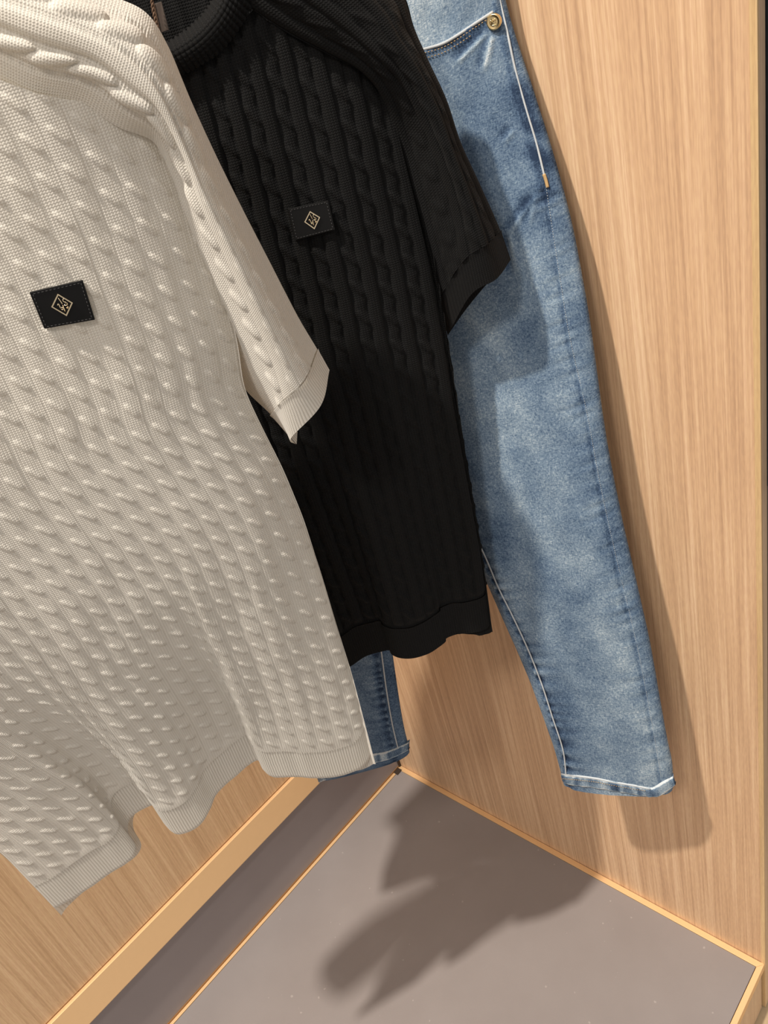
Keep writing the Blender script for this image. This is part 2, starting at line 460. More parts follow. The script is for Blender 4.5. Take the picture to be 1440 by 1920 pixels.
# ---- white jersey ------------------------------------------------------------
def make_plane(px, tdist, a_px, b_px, lean=0.0):
    P = CAM + ray(*px) * tdist
    lo, hi = 5.0, 85.0
    f = lambda yaw: (lambda q: q.at(*a_px)[2] - q.at(*b_px)[2])(Plane(P, yaw, lean))
    for _ in range(50):
        mid = (lo + hi) / 2
        if f(mid) < 0: lo = mid
        else: hi = mid
    return Plane(P, (lo + hi) / 2, lean)

WP = make_plane((115, 568), .50, (105, 1700), (697, 1418), .08)
wz = WP.at(697, 1418)[2]
hem_w = [(105, 1705), (150, 1680), (200, 1645), (243, 1617), (258, 1590), (243, 1560), (247, 1535), (275, 1516),
         (292, 1515), (312, 1552), (335, 1567), (372, 1553), (395, 1520), (408, 1490), (440, 1460), (468, 1436), (485, 1428),
         (494, 1447), (515, 1460), (548, 1459), (590, 1461), (630, 1459), (672, 1446), (690, 1430), (697, 1415)]
right_w = [(697, 1415), (683, 1360), (655, 1250), (630, 1170), (600, 1070), (565, 960), (527, 868), (487, 790), (453, 718), (445, 640), (425, 560), (402, 470), (378, 370), (355, 290), (335, 220)]
top_w = [(372, 340), (362, 300), (345, 270), (325, 258), (296, 250), (236, 240), (195, 212), (150, 190), (110, 184), (70, 176), (0, 150), (-100, 118), (-200, 90)]
sL = WP.sz(105, 1705)[0]; sL2, zL2 = WP.sz(-5, 1590)
Bw = Body(WP, hem_w, right_w, top_w, [(sL, wz), (sL2, zL2), (sL2 - .02, zL2 + .12), (sL2 - .02, 1.5)], .36, wz, 25)
Bw.zband = wz + .043
white = empty('knit_sweater', WP.pt(Bw.hs.mean(), 0, wz), 'white short-sleeved cable-knit sweater with a wavy ribbed hem, hanging in front of the black one', 'sweater')
def pat_white(U, Z):
    k = U * Bw.ncol; c = np.floor(k); a = k - c - .5
    ph = .0016 * np.sin(c * 1.7)
    x = a * .0128; y = Z + ph
    bean = rope(x, y, .0205, .0020, .0072, .50, .75)
    strand = np.maximum(1 - ((x - .0016 * np.sin(2 * PI * y / .0205)) / .0040) ** 2, 0) ** .6
    groove = np.exp(-((np.abs(a) - .5) / .035) ** 2)
    g2 = np.exp(-((np.abs(a) - .34) / .03) ** 2)
    f = sm(Bw.zband + .002, Bw.zband + .012, Z)
    wv = .0012 * noise(U * 14, Z * 9, 3) + .0005 * noise(U * 50, Z * 30, 5)
    return (bean * .00130 + strand * .00012 - groove * .00048 - g2 * .00012) * f + wv * f
def pat_wband(U, Z):
    f = sm(Bw.zh, Bw.zh + .004, Z)
    return -.0004 - .0010 * (1 - f) + .0008 * np.exp(-((Z - Bw.zband + .001) / .0012) ** 2) * (.5 + .5 * np.sin(U * 700)) + .0005 * noise(U * 40, Z * 15, 8)
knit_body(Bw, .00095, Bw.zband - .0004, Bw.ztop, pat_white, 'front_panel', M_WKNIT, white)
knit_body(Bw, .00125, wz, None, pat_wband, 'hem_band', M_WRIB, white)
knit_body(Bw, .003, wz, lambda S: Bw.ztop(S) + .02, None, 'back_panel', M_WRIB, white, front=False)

def sleeve(pl, rows, name_prefix, mats, parent, npat, split, thick, step=.001, mirror=None, cabs=None):
    """rows: (outer, mid, crease, inner) each (px, py, off)"""
    ctrl = np.array([[pl.at(x, y, o) for x, y, o in r] for r in rows])
    LEN = np.linalg.norm(np.diff(ctrl[:, 1], axis=0), axis=1).sum(); W = np.linalg.norm(np.diff(ctrl, axis=1), axis=2).sum(1).mean()
    nv, nu = int(LEN / step), int(W / step)
    P = patch(ctrl, nv, nu)
    back = []
    for r in rows:
        o_, i_ = r[0], r[-1]
        A = pl.at(*o_); B = pl.at(*i_)
        back.append([A, A * .67 + B * .33 - pl.n * thick, A * .33 + B * .67 - pl.n * thick, B])
    Pb = patch(np.array(back), nv // 3, nu // 3)
    if mirror is not None:
        def mir(Q):
            s = (Q - pl.P) @ pl.a; return Q + ((2 * mirror - 2 * s)[..., None]) * pl.a
        P, Pb = mir(P), mir(Pb)
    U, V = arc_uv(P)
    Uf = np.linspace(0, 1, nu)[None] * np.ones((nv, 1))

    Vm = V[:, nu // 2][:, None] * np.ones((1, nu))
    n = normals(P)
    sgn = np.sign((n @ pl.n).mean()); n = n * sgn
    cut = int(nv * split)
    H = npat(Uf, Vm, Vm[-1, 0])
    H[cut:] *= np.linspace(1, 0, 6)[np.minimum(np.arange(nv - cut), 5)][:, None]
    P2 = P + n * H[..., None]
    uv = np.stack([Uf * W, Vm], -1)
    o1 = grid_mesh('sleeve', P2[:cut + 1], mats[0], parent, uv[:cut + 1])
    Pc = P[cut:] + n[cut:] * .0004
    Pc = Pc + n[cut:] * (.0006 * np.exp(-((np.arange(nv - cut)) / 2.5) ** 2))[:, None, None]
    o2 = grid_mesh('cuff', Pc, mats[1], parent, uv[cut:])
    ob = grid_mesh('sleeve_lining', Pb[:, ::-1], mats[1], parent, np.stack([np.linspace(0, W, Pb.shape[1])[None] * np.ones((Pb.shape[0], 1)), np.linspace(0, LEN, Pb.shape[0])[:, None] * np.ones((1, Pb.shape[1]))], -1))
    return o1, o2, ob

rows_w = [
 [(-150, -150, -.004), (-150, -60, .016), (-150, 20, .018), (-150, 105, .010)],
 [(-40, -110, -.006), (-30, -20, .020), (-25, 60, .020), (-20, 142, .012)],
 [(90, -60, -.008), (80, 18, .024), (72, 100, .024), (66, 180, .014)],
 [(205, -8, -.008), (188, 62, .026), (170, 130, .026), (150, 193, .014)],
 [(272, 25, -.008), (256, 105, .028), (238, 180, .028), (222, 236, .014)],
 [(312, 85, -.008), (303, 165, .030), (297, 225, .028), (292, 268, .010)],
 [(355, 185, -.006), (345, 255, .030), (338, 302, .024), (318, 345, -.002)],
 [(402, 285, -.006), (388, 352, .030), (372, 396, .022), (342, 455, -.012)],
 [(455, 392, -.006), (438, 452, .028), (418, 494, .020), (378, 560, -.018)],
 [(508, 495, -.006), (488, 552, .026), (463, 592, .018), (420, 655, -.022)],
 [(558, 592, -.006), (535, 645, .024), (503, 685, .016), (455, 724, -.022)],
 [(595, 655, -.006), (570, 715, .022), (527, 756, .014), (508, 778, -.018)],
 [(617, 694, -.006), (601, 760, .020), (547, 820, .012), (556, 833, -.014)]]
def pat_wsleeve(U, V, LEN):
    f = V / LEN; W = .085; big = 1 - sm(.40, .55, f)
    h = np.zeros(U.shape)
    for uc, lo in ((.24, .5), (.68, .62)):
        x = (U - uc) * W; y = V + uc * .02
        lob = rope(x, y, .0215, .0046, .0135, .34, .5); nub = rope(x, y, .0215, .0026, .0115, .38, .8) + .25 * np.maximum(1 - (x / .0045) ** 2, 0)
        h = np.maximum(h, big * (.0030 * lob + .0004) + (1 - big) * lo * .0026 * nub)
        h = h - .0011 * np.exp(-((np.abs(x) - .0078) / .0008) ** 2) * (.25 + .75 * big)
    x = (U - .46) * W; h = np.maximum(h, (1 - big) * .0009 * rope(x, V, .0215, .0024, .0105, .38, .8))
    for uc in (.125, .365, .60, .795):
        x = (U - uc) * W
        h = h + np.exp(-(x / .0026) ** 4) * (-.0009 + .0004 * np.sin(V * 2 * PI / .0021)) * (.15 + .85 * big)
    h = h + .0009 * np.exp(-(((U - .48) * W) / .006) ** 6) * big
    h = h - .00035 * np.exp(-((np.mod(U * W, .0095) - .0047) / .0007) ** 2) * (1 - big)
    return h + .0006 * noise(U * 3, V * 18, 9)
sleeve(WP, rows_w, 'white', (M_WKNIT, M_WRIB), white, pat_wsleeve, .915, .022)
cw = (Bw.L(1.1) + Bw.R(1.02)) / 2
sleeve(WP, rows_w, 'white', (M_WKNIT, M_WRIB), white, pat_wsleeve, .915, .022, step=.0025, mirror=cw - .03)

# ---- black jersey ------------------------------------------------------------
BP = make_plane((583, 410), .620, (655, 1250), (917, 1172))
bz = BP.at(860, 1190)[2]
hem_b = [(180, 1370), (225, 1362), (300, 1325), (340, 1360), (390, 1345), (430, 1315), (480, 1325), (520, 1300), (560, 1290), (600, 1272), (640, 1253), (662, 1247), (690, 1228), (720, 1219), (735, 1217),
         (741, 1226), (757, 1232), (785, 1231), (812, 1220), (836, 1203), (839, 1195), (860, 1187), (880, 1186), (906, 1180), (917, 1173), (919, 1164)]
right_b = [(919, 1168), (912, 1110), (900, 1020), (880, 900), (858, 770), (843, 660), (832, 600), (822, 540), (816, 500)]
top_b = [(850, 620), (830, 590), (818, 520), (800, 410), (780, 310), (760, 230), (738, 168), (712, 138), (680, 133), (640, 112), (600, 92), (560, 72), (530, 56), (500, 40), (475, 20), (440, 55), (410, 92), (370, 120), (335, 137),
         (290, 146), (240, 142), (190, 120), (150, 90), (120, 60), (60, 130), (-40, 200)]
sC = BP.sz(278, 150)[0]; sR = BP.sz(832, 600)[0]; sLb = BP.so(hit_z(180, 1370, bz))[0]
Bb = Body(BP, hem_b, right_b, top_b, [(sLb, bz), (sLb - .02, bz + .12), (sLb - .035, 1.02), (sLb + .02, 1.25), (sLb + .08, 1.5)], .36, bz, 21, .016)
Bb.zband = bz + .042
black = empty('knit_sweater', BP.pt(Bb.hs.mean(), 0, bz), 'black short-sleeved cable-knit sweater hanging between the white one and the jeans', 'sweater')
# cut: the neck opening of the front panel
def top_black(S):
    return np.interp(S, Bb.tp[:, 0], Bb.tp[:, 1])
def pat_black(U, Z):
    k = U * Bb.ncol + .15; c = np.floor(k); a = k - c
    y = Z + np.mod(c * .37, 1) * .024
    x1 = (a - .27) * .022
    xw = x1 - .0013 * np.sin(2 * PI * y / .024)
    cab = np.maximum(1 - (xw / .0050) ** 2, 0) ** .45 * .75 + rope(x1, y, .024, .0022, .0085, .48, .6) * .55
    rib = np.maximum(1 - np.abs((a - .75) / .235) ** 3, 0) ** .5
    f = sm(Bb.zband + .001, Bb.zband + .010, Z)
    wv = .0015 * noise(U * 12, Z * 8, 13)
    return (cab * .0026 + rib * .0032) * f + wv * f
def pat_bband(U, Z):
    return .0012 + .0005 * noise(U * 40, Z * 15, 8) + .0005 * np.exp(-((Z - Bb.zband) / .001) ** 2)
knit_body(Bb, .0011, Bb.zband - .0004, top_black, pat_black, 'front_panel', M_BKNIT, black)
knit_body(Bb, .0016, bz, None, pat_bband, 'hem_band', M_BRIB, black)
def pat_bback(U, Z): return -.002 * np.maximum(np.sin(U * 2 * PI * 22), 0) ** 2
knit_body(Bb, .003, bz, lambda S: np.interp(S, [BP.sz(60, 130)[0], BP.sz(180, -60)[0], BP.sz(560, -60)[0], BP.sz(735, 165)[0]],
          [BP.sz(60, 130)[1], 1.345, 1.345, BP.sz(735, 165)[1]]), pat_bback, 'back_panel', M_BKNIT, black, front=False)

rows_b = [
 [(640, -150, -.01), (575, -105, .014), (500, -55, .018), (432, -12, .006)],
 [(705, -80, -.012), (650, -45, .014), (590, 5, .018), (530, 56, .006)],
 [(757, -10, -.014), (712, 20, .012), (660, 60, .016), (612, 100, .006)],
 [(776, 50, -.014), (745, 75, .012), (712, 108, .014), (683, 140, .004)],
 [(800, 108, -.014), (780, 130, .012), (755, 155, .008), (722, 195, -.004)],
 [(832, 185, -.014), (818, 205, .010), (796, 235, .004), (748, 290, -.014)],
 [(866, 272, -.014), (852, 292, .010), (830, 322, .004), (770, 385, -.018)],
 [(900, 350, -.014), (882, 372, .010), (853, 402, .004), (795, 480, -.020)],
 [(935, 425, -.014), (910, 450, .010), (868, 482, .004), (818, 560, -.022)],
 [(957, 487, -.014), (930, 523, .008), (883, 553, .003), (840, 628, -.022)]]
def pat_bsleeve(U, V, LEN):
    h = np.zeros(U.shape); W = .075
    for uc in (.22, .50, .78):
        x = (U - uc) * W
        h = np.maximum(h, (.45 * rope(x, V + uc * .05, .024, .0024, .0100, .42, .8) + .8 * np.maximum(1 - ((x - .001 * np.sin(V * 2 * PI / .024)) / .0055) ** 2, 0) ** .5) * .0019)
    for uc in (.07, .36, .64, .93):
        x = (U - uc) * W; h = h + .0022 * np.maximum(1 - (x / .0042) ** 2, 0) ** .5
    return h + .001 * noise(U * 5, V * 30, 19)
rows_b = [[(x, y, o + .012) for x, y, o in r] for r in rows_b]
sleeve(BP, rows_b, 'black', (M_BKNIT, M_BRIB), black, pat_bsleeve, .90, .006, step=.0011)
sleeve(BP, rows_b, 'black', (M_BKNIT, M_BRIB), black, pat_bsleeve, .90, .014, step=.0025, mirror=(sLb + sR) / 2)

# ribbed collar
ci = [(120, -60), (150, 20), (185, 62), (235, 84), (275, 90), (308, 84), (342, 64), (374, 36), (398, 4), (414, -40), (424, -90)]
co = [(80, -60), (112, 50), (160, 110), (220, 143), (285, 152), (335, 140), (374, 122), (414, 94), (446, 54), (472, 10), (492, -50)]
ctrl = np.array([[BP.at(*a, .014 + d * .4) if f == 0 else (BP.at(*a, .022) * (1 - f) + BP.at(*b, .020) * f + BP.n * .006 * math.sin(f * PI)) for f, d in ((0, 0), (.25, 0), (.5, 0), (.75, 0), (1, 0))]
                 for a, b in zip(ci, co)])
Pc = patch(ctrl, 420, 44); U, V = arc_uv(Pc); nn = normals(Pc); nn *= np.sign((nn @ BP.n).mean())
vv = V[:, 22][:, None]
rb = np.abs(np.sin(vv * PI / .0036)) * np.ones((1, 44))
Pc = Pc + nn * (rb * .0016)[..., None]
grid_mesh('collar', Pc, M_BRIB, black, np.stack([U, V], -1))

# ------------------------------------------------------------------ leather patches with a diamond badge
def emblem(corner_px, dia_px, pl, off, parent):
    P4 = [pl.at(x, y, off) for x, y in corner_px]
    tl, tr, br, bl = P4
    n = np.cross(tr - tl, bl - tl); n /= np.linalg.norm(n)
    if n @ pl.n < 0: n = -n
    pa = extrude([q for q in (tl, bl, br, tr)], n * .0020, 'logo_patch', M_LEATHER, parent, .0004)
    # stitches round the edge
    mb = MB(); ctr = (tl + tr + br + bl) / 4
    ins = [ctr + (q - ctr) * np.array(.90) for q in P4]
    for i in range(4):
        a, b = ins[i], ins[(i + 1) % 4]; L = np.linalg.norm(b - a); m = int(L / .0022)
        for j in range(m):
            p0 = a + (b - a) * (j + .15) / m; p1 = a + (b - a) * (j + .8) / m
            mb.add(tube([p0 + n * .0021, (p0 + p1) / 2 + n * .0024, p1 + n * .0021], .00022, 5, up=n))
    st = mb.make('stitching', M_THREAD_B, pa); 
    # diamond frame
    to = lambda x, y, h=.0024: (lambda r: CAM + r * ((tl + n * h - CAM) @ n) / (r @ n))(ray(x, y))
    D = [to(*q) for q in dia_px]                      # top right bottom left
    dc = sum(D) / 4
    em = MB()
    outer = D; inner = [dc + (q - dc) * .85 for q in D]
    v = [q for q in outer] + [q for q in inner]
    v = v + [q + n * .0009 for q in v]
    f = []
    for i in range(4):
        j = (i + 1) % 4
        f += [(8 + i, 8 + j, 12 + j, 12 + i), (i, j, 8 + j, 8 + i), (4 + j, 4 + i, 12 + i, 12 + j), (i, 4 + i, 4 + j, j)]
    em.add((v, f))
    em.make('badge_frame', M_BRASS, pa, False)
    # raised monogram strokes, in diamond coordinates: x left->right corner, y top->bottom corner (-1..1)
    ex = (D[1] - D[3]) / 2; ey = (D[2] - D[0]) / 2
    g = MB(); W2 = lambda x, y: dc + ex * x + ey * y + n * .0004
    S = [[(-.10, -.62), (-.02, -.35), (.05, -.05)],
         [(.05, .05), (.02, .35), (.02, .6)],
         [(.48, -.42), (.28, -.48), (.20, -.30), (.36, -.16), (.50, -.02), (.38, .14), (.18, .05)],
         [(-.42, -.02), (-.28, -.14), (-.26, .10), (-.24, .28)],
         [(-.16, .22), (-.02, .28), (-.10, .42), (-.20, .36)],
         [(.28, .28), (.36, .40), (.44, .22)],
         [(.40, -.20), (.30, -.05)]]
    r = np.linalg.norm(ex) * .055
    for s_ in S:
        g.add(tube(curve([W2(*q) for q in s_], 9), [r * (1.0 if len(s_) > 2 else .8)] * 9, 6, up=n))
    g.make('monogram', M_BRASS, pa)
    return pa
emblem([(55, 547), (155, 524), (178, 598), (83, 615)], [(108, 550), (136.5, 567), (125, 592), (96, 575)], WP, .0194, white)
emblem([(540, 391), (615, 375), (628, 430), (553, 450)], [(581, 395.5), (600, 407), (589.5, 429.5), (570.5, 416)], BP, .0192, black)

# ------------------------------------------------------------------ swing tag inside the black neck
tg = empty('swing_tag', BP.at(300, 90, -.005), 'small brown card swing tag on a twisted cord inside the neck of the black sweater', 'tag')
q = [BP.at(290, 7, -.004), BP.at(303, 3, -.004), BP.at(317, 56, -.004), BP.at(301, 62, -.004)]
extrude(q, BP.n * .0012, 'card', M_TAG, tg, .0002)
extrude([BP.at(287, 8, -.0055), BP.at(290, 7, -.0055), BP.at(302, 62, -.0055), BP.at(299, 63, -.0055)], BP.n * .0034, 'card_edge', M_CORD, tg)
mb = MB(); cl = curve([BP.at(x, y, .002) for x, y in ((283, -30), (286, 10), (291, 35), (299, 62), (307, 84), (311, 92))], 90)
for ph in (0, PI):
    th = np.linspace(0, 46, 90) + ph
    mb.add(tube(cl + BP.a * (np.cos(th) * .0006)[:, None] + BP.n * (np.sin(th) * .0006)[:, None], .0007, 6))
mb.make('cord', M_CORD, tg)

# ------------------------------------------------------------------ jeans
Pj = Plane((.587, -.086, .30), 21)
jeans = empty('jeans', Pj.at(1160, 1490), 'light blue washed denim jeans hanging against the wood panel, behind the sweaters', 'jeans')

def leg(rows, step, seams, name, hemcut, wearf, thick=.016):
    """rows (left, right) pixels from top to bottom"""
    L = curve([Pj.at(*r[0]) for r in rows], 200); R = curve([Pj.at(*r[1]) for r in rows], 200)
    # re-sample both edges at the same fraction of rows
    t = np.linspace(0, len(rows) - 1, 400)
    L = cr([Pj.at(*r[0]) for r in rows], t); R = cr([Pj.at(*r[1]) for r in rows], t)
    LEN = np.linalg.norm(np.diff((L + R) / 2, axis=0), axis=1).sum(); W = np.linalg.norm(R - L, axis=1).mean()
    nv, nu = int(LEN / step), int(W / step)
    tv = np.linspace(0, len(rows) - 1, nv)
    L = cr([Pj.at(*r[0]) for r in rows], tv); R = cr([Pj.at(*r[1]) for r in rows], tv)
    u = np.linspace(0, 1, nu); U, Vv = np.meshgrid(u, np.linspace(0, LEN, nv))
    P = L[:, None] * (1 - U[..., None]) + R[:, None] * U[..., None]
    b = thick * np.maximum(1 - (2 * U - 1) ** 4, 0) ** .55 - .0
    Wd = np.linalg.norm(R - L, axis=1)[:, None]
    X = U * Wd
    return P, b, U, Vv, X, Wd, LEN

def seam_dist(P, seam_px, off):
    """x distance in pixels from a seam line, per vertex"""
    pr = proj(P); s = curve(seam_px, 120); xs = np.interp(pr[..., 1], s[:, 1], s[:, 0])
    return pr[..., 0] - xs, (pr[..., 1] >= s[0, 1] - 2) & (pr[..., 1] <= s[-1, 1] + 2)

out_r = [(925, -110), (948, 0), (976, 95), (1004, 180), (1030, 262), (1054, 345), (1075, 430), (1090, 508), (1106, 600), (1120, 700), (1134, 800),
         (1152, 900), (1173, 1000), (1196, 1100), (1218, 1200), (1236, 1300), (1254, 1400), (1266, 1462), (1262, 1478)]
in_r = [(600, 60), (610, 140), (620, 210), (630, 280), (640, 350), (655, 420), (670, 480), (690, 550), (725, 640), (765, 730), (805, 820),
        (838, 905), (868, 985), (895, 1050), (921, 1110), (952, 1180), (983, 1250), (1017, 1338), (1037, 1396), (1050, 1442), (1056, 1466)]
seam_out = [(925, -60), (937, 0), (951, 60), (966, 130), (985, 200), (1006, 270), (1022, 335)]
seam_out2 = [(1024, 350), (1036, 430), (1050, 520), (1068, 630), (1100, 770), (1124, 900), (1150, 1020), (1176, 1130), (1201, 1240), (1225, 1370), (1240, 1458)]
out_r = [(x, y, -.088 * (1 - max(y, 0) / 1480)) for x, y in out_r]
in_r = [(x, y, -.064 * (1 - max(y, 0) / 1480)) for x, y in in_r]
seam_in = [(868, 950), (898, 1016), (914, 1050), (935, 1100), (962, 1154), (992, 1219), (1017, 1283), (1036, 1342), (1056, 1404), (1062, 1454)]
pocket = [(760, 102), (796, 92), (830, 82), (860, 65), (890, 45), (925, 22)]

P, b, U, V, X, Wd, LEN = leg(list(zip(curve(in_r, 36), curve(out_r, 36))), .0015, None, 'leg', None, None)
pr = proj(P)
H = b.copy(); wear = np.full(U.shape, .52)
# long soft wash variation
wear += .16 * noise(X * 22, V * 9, 1) + .10 * noise(X * 60, V * 26, 2)
wear += .10 * np.exp(-((X - Wd * .55) / .035) ** 2) - .10 * np.exp(-((Wd - X) / .018) ** 2)
# outer seam: welt standing up on its left, dark hollow on its right, knotted dark patches
d, on = seam_dist(P, seam_out, 0)
on = pr[..., 1] < 350
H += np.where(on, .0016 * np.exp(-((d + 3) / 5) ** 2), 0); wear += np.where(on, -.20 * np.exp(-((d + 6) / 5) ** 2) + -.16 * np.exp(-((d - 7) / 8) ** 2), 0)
for y0, a, wdt in ((190, .30, 22), (232, .26, 12), (285, .36, 16), (345, .18, 20), (60, .25, 26), (10, -.25, 26), (140, -.2, 22), (255, -.30, 10), (390, .12, 20)):
    wear -= .6 * a * (1 + .8 * noise(X * 120, V * 90, 31)) * np.exp(-((pr[..., 1] - y0 - .4 * (pr[..., 0] - 1000)) / wdt) ** 2) * np.exp(-((d - 6) / 26) ** 2) * (pr[..., 1] < 460)
d2, _ = seam_dist(P, seam_out2, 0); on2 = (pr[..., 1] > 350)
H -= np.where(on2, .0009 * np.exp(-(d2 / 3.5) ** 2), 0); wear -= np.where(on2, .20 * np.exp(-(d2 / 3.0) ** 2), 0)
H += np.where(on2, .0009 * np.exp(-(np.abs(d2) / 24)) * noise(V * 190 + 0 * X, X * 18, 4), 0)
wear += np.where(on2, .16 * np.exp(-(np.abs(d2) / 20)) * noise(V * 170 + 0 * X, X * 14, 5), 0)
# inner seam with puckers to its right
d3, _ = seam_dist(P, seam_in, 0); on3 = (pr[..., 1] > 940)
pk = np.sin(V * 2 * PI / .0125 + 3.2 * noise(V * 28, X * 8, 6)) * (.75 + .5 * noise(V * 40, X * 3, 16))
H += np.where(on3, -.0016 * np.exp(-((d3 - 7) / 6) ** 2) + .0019 * pk * np.exp(-np.maximum(d3 - 3, 0) / 16) * (d3 > 0), 0)
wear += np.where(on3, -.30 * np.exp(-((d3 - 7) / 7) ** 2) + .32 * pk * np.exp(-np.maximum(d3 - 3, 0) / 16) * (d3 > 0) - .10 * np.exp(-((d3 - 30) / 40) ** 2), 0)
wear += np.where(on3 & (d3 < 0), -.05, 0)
# whiskers under the pocket rivet
for (x0, y0, x1, y1, a) in ((920, 60, 868, 112, .42), (930, 64, 915, 128, .42), (968, 240, 952, 262, .2), (1002, 370, 962, 430, .25), (1010, 360, 1000, 410, .2), (962, 430, 975, 500, .18)):
    L2 = math.hypot(x1 - x0, y1 - y0); tx, ty = (x1 - x0) / L2, (y1 - y0) / L2
    al = (pr[..., 0] - x0) * tx + (pr[..., 1] - y0) * ty; ac = -(pr[..., 0] - x0) * ty + (pr[..., 1] - y0) * tx
    m = np.exp(-(ac / 4.5) ** 2) * sm(-6, 8, al) * (1 - sm(L2 - 14, L2 + 8, al)); wear += a * m; H += .0012 * m
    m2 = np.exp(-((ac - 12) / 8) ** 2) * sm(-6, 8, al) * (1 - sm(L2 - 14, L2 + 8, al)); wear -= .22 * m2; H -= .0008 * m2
# pocket: cloth under the opening stands proud
pc = curve(pocket, 60); yp = np.interp(pr[..., 0], pc[:, 0], pc[:, 1])
dp = pr[..., 1] - yp; inp = (pr[..., 0] < 930) & (pr[..., 0] > 740)
H += np.where(inp & (dp > 0), .0018 * np.exp(-dp / 60), 0); H -= np.where(inp & (dp < 0), .0012, 0)
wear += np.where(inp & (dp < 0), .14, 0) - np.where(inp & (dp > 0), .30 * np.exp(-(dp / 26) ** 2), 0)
# broad soft creases of the leg
H += .0035 * noise(X * 10 + V * 2, V * 5, 11) * np.clip(np.minimum(U, 1 - U) * 6, 0, 1)
H += .0006 * noise(X * 90, V * 40, 12)
# slightly tighter hem
wear += .06 * sm(LEN - .05, LEN, V)
front = P + Pj.n * (H * 1.0)[..., None]
backp = P - Pj.n * (.010 * np.maximum(1 - (2 * U - 1) ** 4, 0) ** .5)[..., None]
uvj = np.stack([X, -V], -1)
def leg_mesh(name, Fp, Bp, uv, wear_, parent):
    Rg = np.concatenate([Fp, Bp[:, ::-1][:, 1:-1]], 1); uvr = np.concatenate([uv, uv[:, ::-1][:, 1:-1]], 1)
    wr = np.concatenate([wear_, wear_[:, ::-1][:, 1:-1] * 0 + .5], 1)
    return grid_mesh(name, Rg, M_DENIM, parent, uvr, closed=True, attrs={'wear': wr})
# flip order so that faces look outward
lg = leg_mesh('leg', front[::-1], backp[::-1], uvj[::-1], wear[::-1], jeans)

def surf_at(Fgrid, px):
    """nearest surface point of a grid to each pixel"""
    pg = proj(Fgrid[::3, ::3]).reshape(-1, 2); pf = Fgrid[::3, ::3].reshape(-1, 3); out = []
    for q_ in px:
        d_ = ((pg - np.array(q_)) ** 2).sum(1); i = np.argsort(d_)[:4]; w_ = 1 / (d_[i] + .5)
        c_ = (pf[i] * w_[:, None]).sum(0) / w_.sum()
        r_ = ray(*q_); tt = (c_ - CAM) @ Pj.n / (r_ @ Pj.n); out.append(CAM + r_ * tt)
    return np.array(out)
def piping(name, px, Fgrid, rad, off, mat, parent, n=80, lab=None, flat=.7, smooth=3):
    q_ = surf_at(Fgrid, curve(px, n)) + Pj.n * off
    for _ in range(smooth): q_[1:-1] = (q_[:-2] + 2 * q_[1:-1] + q_[2:]) / 4
    o_ = MB().add(tube(q_, rad, 8, flat=flat, up=Pj.n)).make(name, mat, parent)
    if lab: o_['label'] = lab
    return o_
def stitches(name, px, Fgrid, off, mat, parent, pitch=.003, rad=.00035):
    c_ = surf_at(Fgrid, curve(px, 100)) + Pj.n * off
    for _ in range(4): c_[1:-1] = (c_[:-2] + 2 * c_[1:-1] + c_[2:]) / 4
    L_ = np.linalg.norm(np.diff(c_, axis=0), axis=1).sum(); m = max(int(L_ / pitch), 2); c_ = curve(c_, m * 4)
    mb_ = MB()
    for j in range(m - 1): mb_.add(tube(c_[j * 4:j * 4 + 3], rad, 5, up=Pj.n))
    return mb_.make(name, mat, parent)

def hem_strip(name, top_px, bot_px, Fgrid, parent, bulge=.0022, seed=0):
    a = surf_at(Fgrid, curve(top_px, 140)); bq = []
    bp = curve(bot_px, 140)
    for k_, q_ in enumerate(bp):
        r_ = ray(*q_); bq.append(CAM + r_ * ((a[k_] - CAM) @ Pj.n) / (r_ @ Pj.n))
    bq = np.array(bq)
    for _ in range(4):
        a[1:-1] = (a[:-2] + 2 * a[1:-1] + a[2:]) / 4; bq[1:-1] = (bq[:-2] + 2 * bq[1:-1] + bq[2:]) / 4
    nv_ = 18; prof = []
    for j in range(nv_):
        f = j / (nv_ - 1); o_ = .0010 + bulge * (1 - (2 * f - 1) ** 6)
        o_ = o_ + .0006 * noise(np.linspace(0, 30, 140), np.full(140, f * 2.), seed)
        prof.append(a * (1 - f) + bq * f + Pj.n[None] * np.asarray(o_)[..., None] * (1 if 0 < j < nv_ - 1 else .2))
    Fh = np.array(prof); back_ = Fh[::-1] - Pj.n * .0045
    G = np.concatenate([Fh, back_], 0)
    wr = np.broadcast_to(.50 + .38 * noise(np.linspace(0, 26, 140), np.full(140, 1.), seed + 3)[None] + 0 * G[..., 0], G.shape[:2]).copy()
    wr[0:2] += .6; wr[nv_ - 4:nv_ - 1] += .35
    lx = np.linspace(0, .17, 140)[None] * np.ones((G.shape[0], 1)); ly = np.arange(G.shape[0])[:, None] * .001 * np.ones((1, 140))
    return grid_mesh(name, G[:, ::-1], M_DENIM, parent, np.stack([lx, ly], -1)[:, ::-1], attrs={'wear': wr[:, ::-1]})

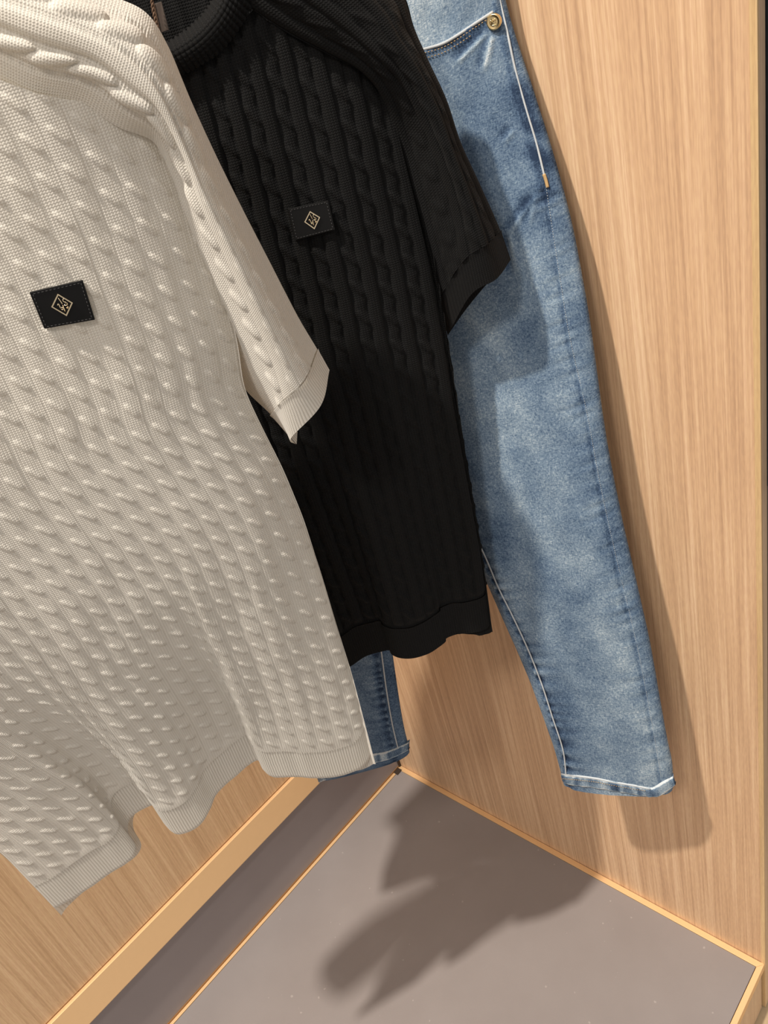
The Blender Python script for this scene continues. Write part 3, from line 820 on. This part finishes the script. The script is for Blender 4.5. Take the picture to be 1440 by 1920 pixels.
piping('side_seam', seam_out, front, .0009, .0003, M_PIPE, lg, 90, 'pale worn raised side seam')
piping('bar_tack', [(1020, 326), (1024, 338), (1027, 351)], front, .0014, .0008, M_STITCH, lg, 12, 'short tan bar tack')
piping('inner_seam', seam_in[1:], front, .0009, .0016, M_PIPE, lg, 90, 'pale piping along the puckered inner seam')
stitches('side_stitching', seam_out2, front, .0004, M_PIPE, lg, .0022, .00022)
pe = piping('pocket_edge', pocket, front, .0011, .0012, M_PIPE, lg, 60, 'pale worn edge of the pocket opening')
stitches('pocket_stitching', [(x, y + 7) for x, y in pocket], front, .0009, M_STITCH, lg, .0026, .00032)
stitches('pocket_stitching', [(x, y + 17) for x, y in pocket[:-1]], front, .0009, M_STITCH, lg, .0026, .00032)
hs = hem_strip('hem', [(1052, 1449), (1083, 1453), (1120, 1458), (1149, 1464), (1190, 1471), (1222, 1476), (1240, 1466), (1262, 1455)],
          [(1056, 1463), (1066, 1470), (1100, 1474), (1149, 1481), (1190, 1488), (1228, 1493), (1250, 1484), (1267, 1470)], front, lg, seed=2)
hs['label'] = 'turned-up hem with a frayed white edge'
piping('hem_edge', [(1052, 1447), (1083, 1452), (1120, 1457), (1149, 1463), (1190, 1470), (1220, 1476)], front, .0007, .0030, M_PIPE, lg, 60, 'white worn upper edge of the hem')
stitches('hem_stitching', [(1056, 1455), (1083, 1457), (1120, 1461), (1149, 1467), (1190, 1474), (1216, 1478)], front, .0042, M_STITCH, lg, .0026, .0003)

# second leg, seen between the hems
out_l = [(630, 280), (645, 400), (660, 520), (672, 640), (688, 780), (702, 920), (718, 1060), (733, 1200), (744, 1280), (755, 1350), (767, 1404), (767, 1412)]
in_l = [(330, 560), (350, 640), (375, 720), (400, 800), (430, 900), (462, 1010), (495, 1120), (530, 1235), (550, 1300), (570, 1370), (592, 1440), (596, 1458)]
P, b, U, V, X, Wd, LEN = leg(list(zip(in_l, out_l)), .0018, None, 'leg', None, None, .013)
pr = proj(P); seam_l = [(700, 1080), (707, 1160), (716, 1222), (725, 1290), (735, 1350), (744, 1390), (750, 1412)]
wear = .50 + .16 * noise(X * 22, V * 9, 21) + .08 * noise(X * 60, V * 26, 22)
d3, _ = seam_dist(P, seam_l, 0); pk = np.sin(V * 2 * PI / .0125 + 3.2 * noise(V * 28, X * 8, 26)) * (.75 + .5 * noise(V * 40, X * 3, 27)); on3 = pr[..., 1] > 1050
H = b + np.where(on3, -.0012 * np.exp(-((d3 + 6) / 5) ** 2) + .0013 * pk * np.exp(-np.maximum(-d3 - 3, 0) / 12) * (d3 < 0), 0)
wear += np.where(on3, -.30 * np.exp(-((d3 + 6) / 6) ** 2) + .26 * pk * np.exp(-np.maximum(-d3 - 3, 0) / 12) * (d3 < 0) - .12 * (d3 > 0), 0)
wear -= .15 * sm(LEN - .06, LEN - .01, V)
fl2 = P + Pj.n * H[..., None]; bl2 = P - Pj.n * (.010 * np.maximum(1 - (2 * U - 1) ** 4, 0) ** .5)[..., None]
uvj = np.stack([X, -V], -1)
lg2 = leg_mesh('leg', fl2[::-1], bl2[::-1], uvj[::-1], wear[::-1], jeans)
piping('inner_seam', seam_l, fl2, .0009, .0014, M_PIPE, lg2, 70, 'pale piping along the puckered inner seam')
hem_strip('hem', [(594, 1449), (640, 1440), (690, 1416), (720, 1410), (745, 1401), (767, 1391)],
          [(600, 1466), (650, 1446), (690, 1433), (725, 1424), (748, 1415), (767, 1405)], fl2, lg2, seed=9)

# pocket rivet button
rc = surf_at(front, [(928, 40)])[0] + Pj.n * .0022
rv = []
prof = [(0, .0028), (.0030, .0028), (.0044, .0024), (.0052, .0031), (.0060, .0029), (.0066, .0016), (.0066, -.001)]
nseg = 40; ax1 = Pj.a; ax2 = np.array([0, 0, 1.0]); vs_ = []; fs_ = []
for r_, h_ in prof:
    for j in range(nseg):
        th = j / nseg * 2 * PI; vs_.append(rc + (ax1 * math.cos(th) + ax2 * math.sin(th)) * r_ * .88 + Pj.n * h_)
for i in range(len(prof) - 1):
    for j in range(nseg): fs_.append((i * nseg + j, (i + 1) * nseg + j, (i + 1) * nseg + (j + 1) % nseg, i * nseg + (j + 1) % nseg))
rivet = MB().add((vs_, fs_)).make('rivet', M_BUTTON, lg); rivet['label'] = 'round brass rivet with a raised emblem'
g = MB()
W2 = lambda x, y: rc + (ax1 * x + ax2 * y) * .0034 + Pj.n * .0029
for s_ in ([(-.7, -.35), (-.6, .45), (-.25, .1), (0, .45), (.1, .1)], [(.1, .1), (.35, .5), (.62, .35), (.4, 0), (.65, -.35)], [(-.5, -.6), (0, -.66), (.5, -.6)]):
    g.add(tube(curve([W2(*q_) for q_ in s_], 14), .00035, 6, up=Pj.n))
g.make('raised_emblem', M_BUTTON, rivet)
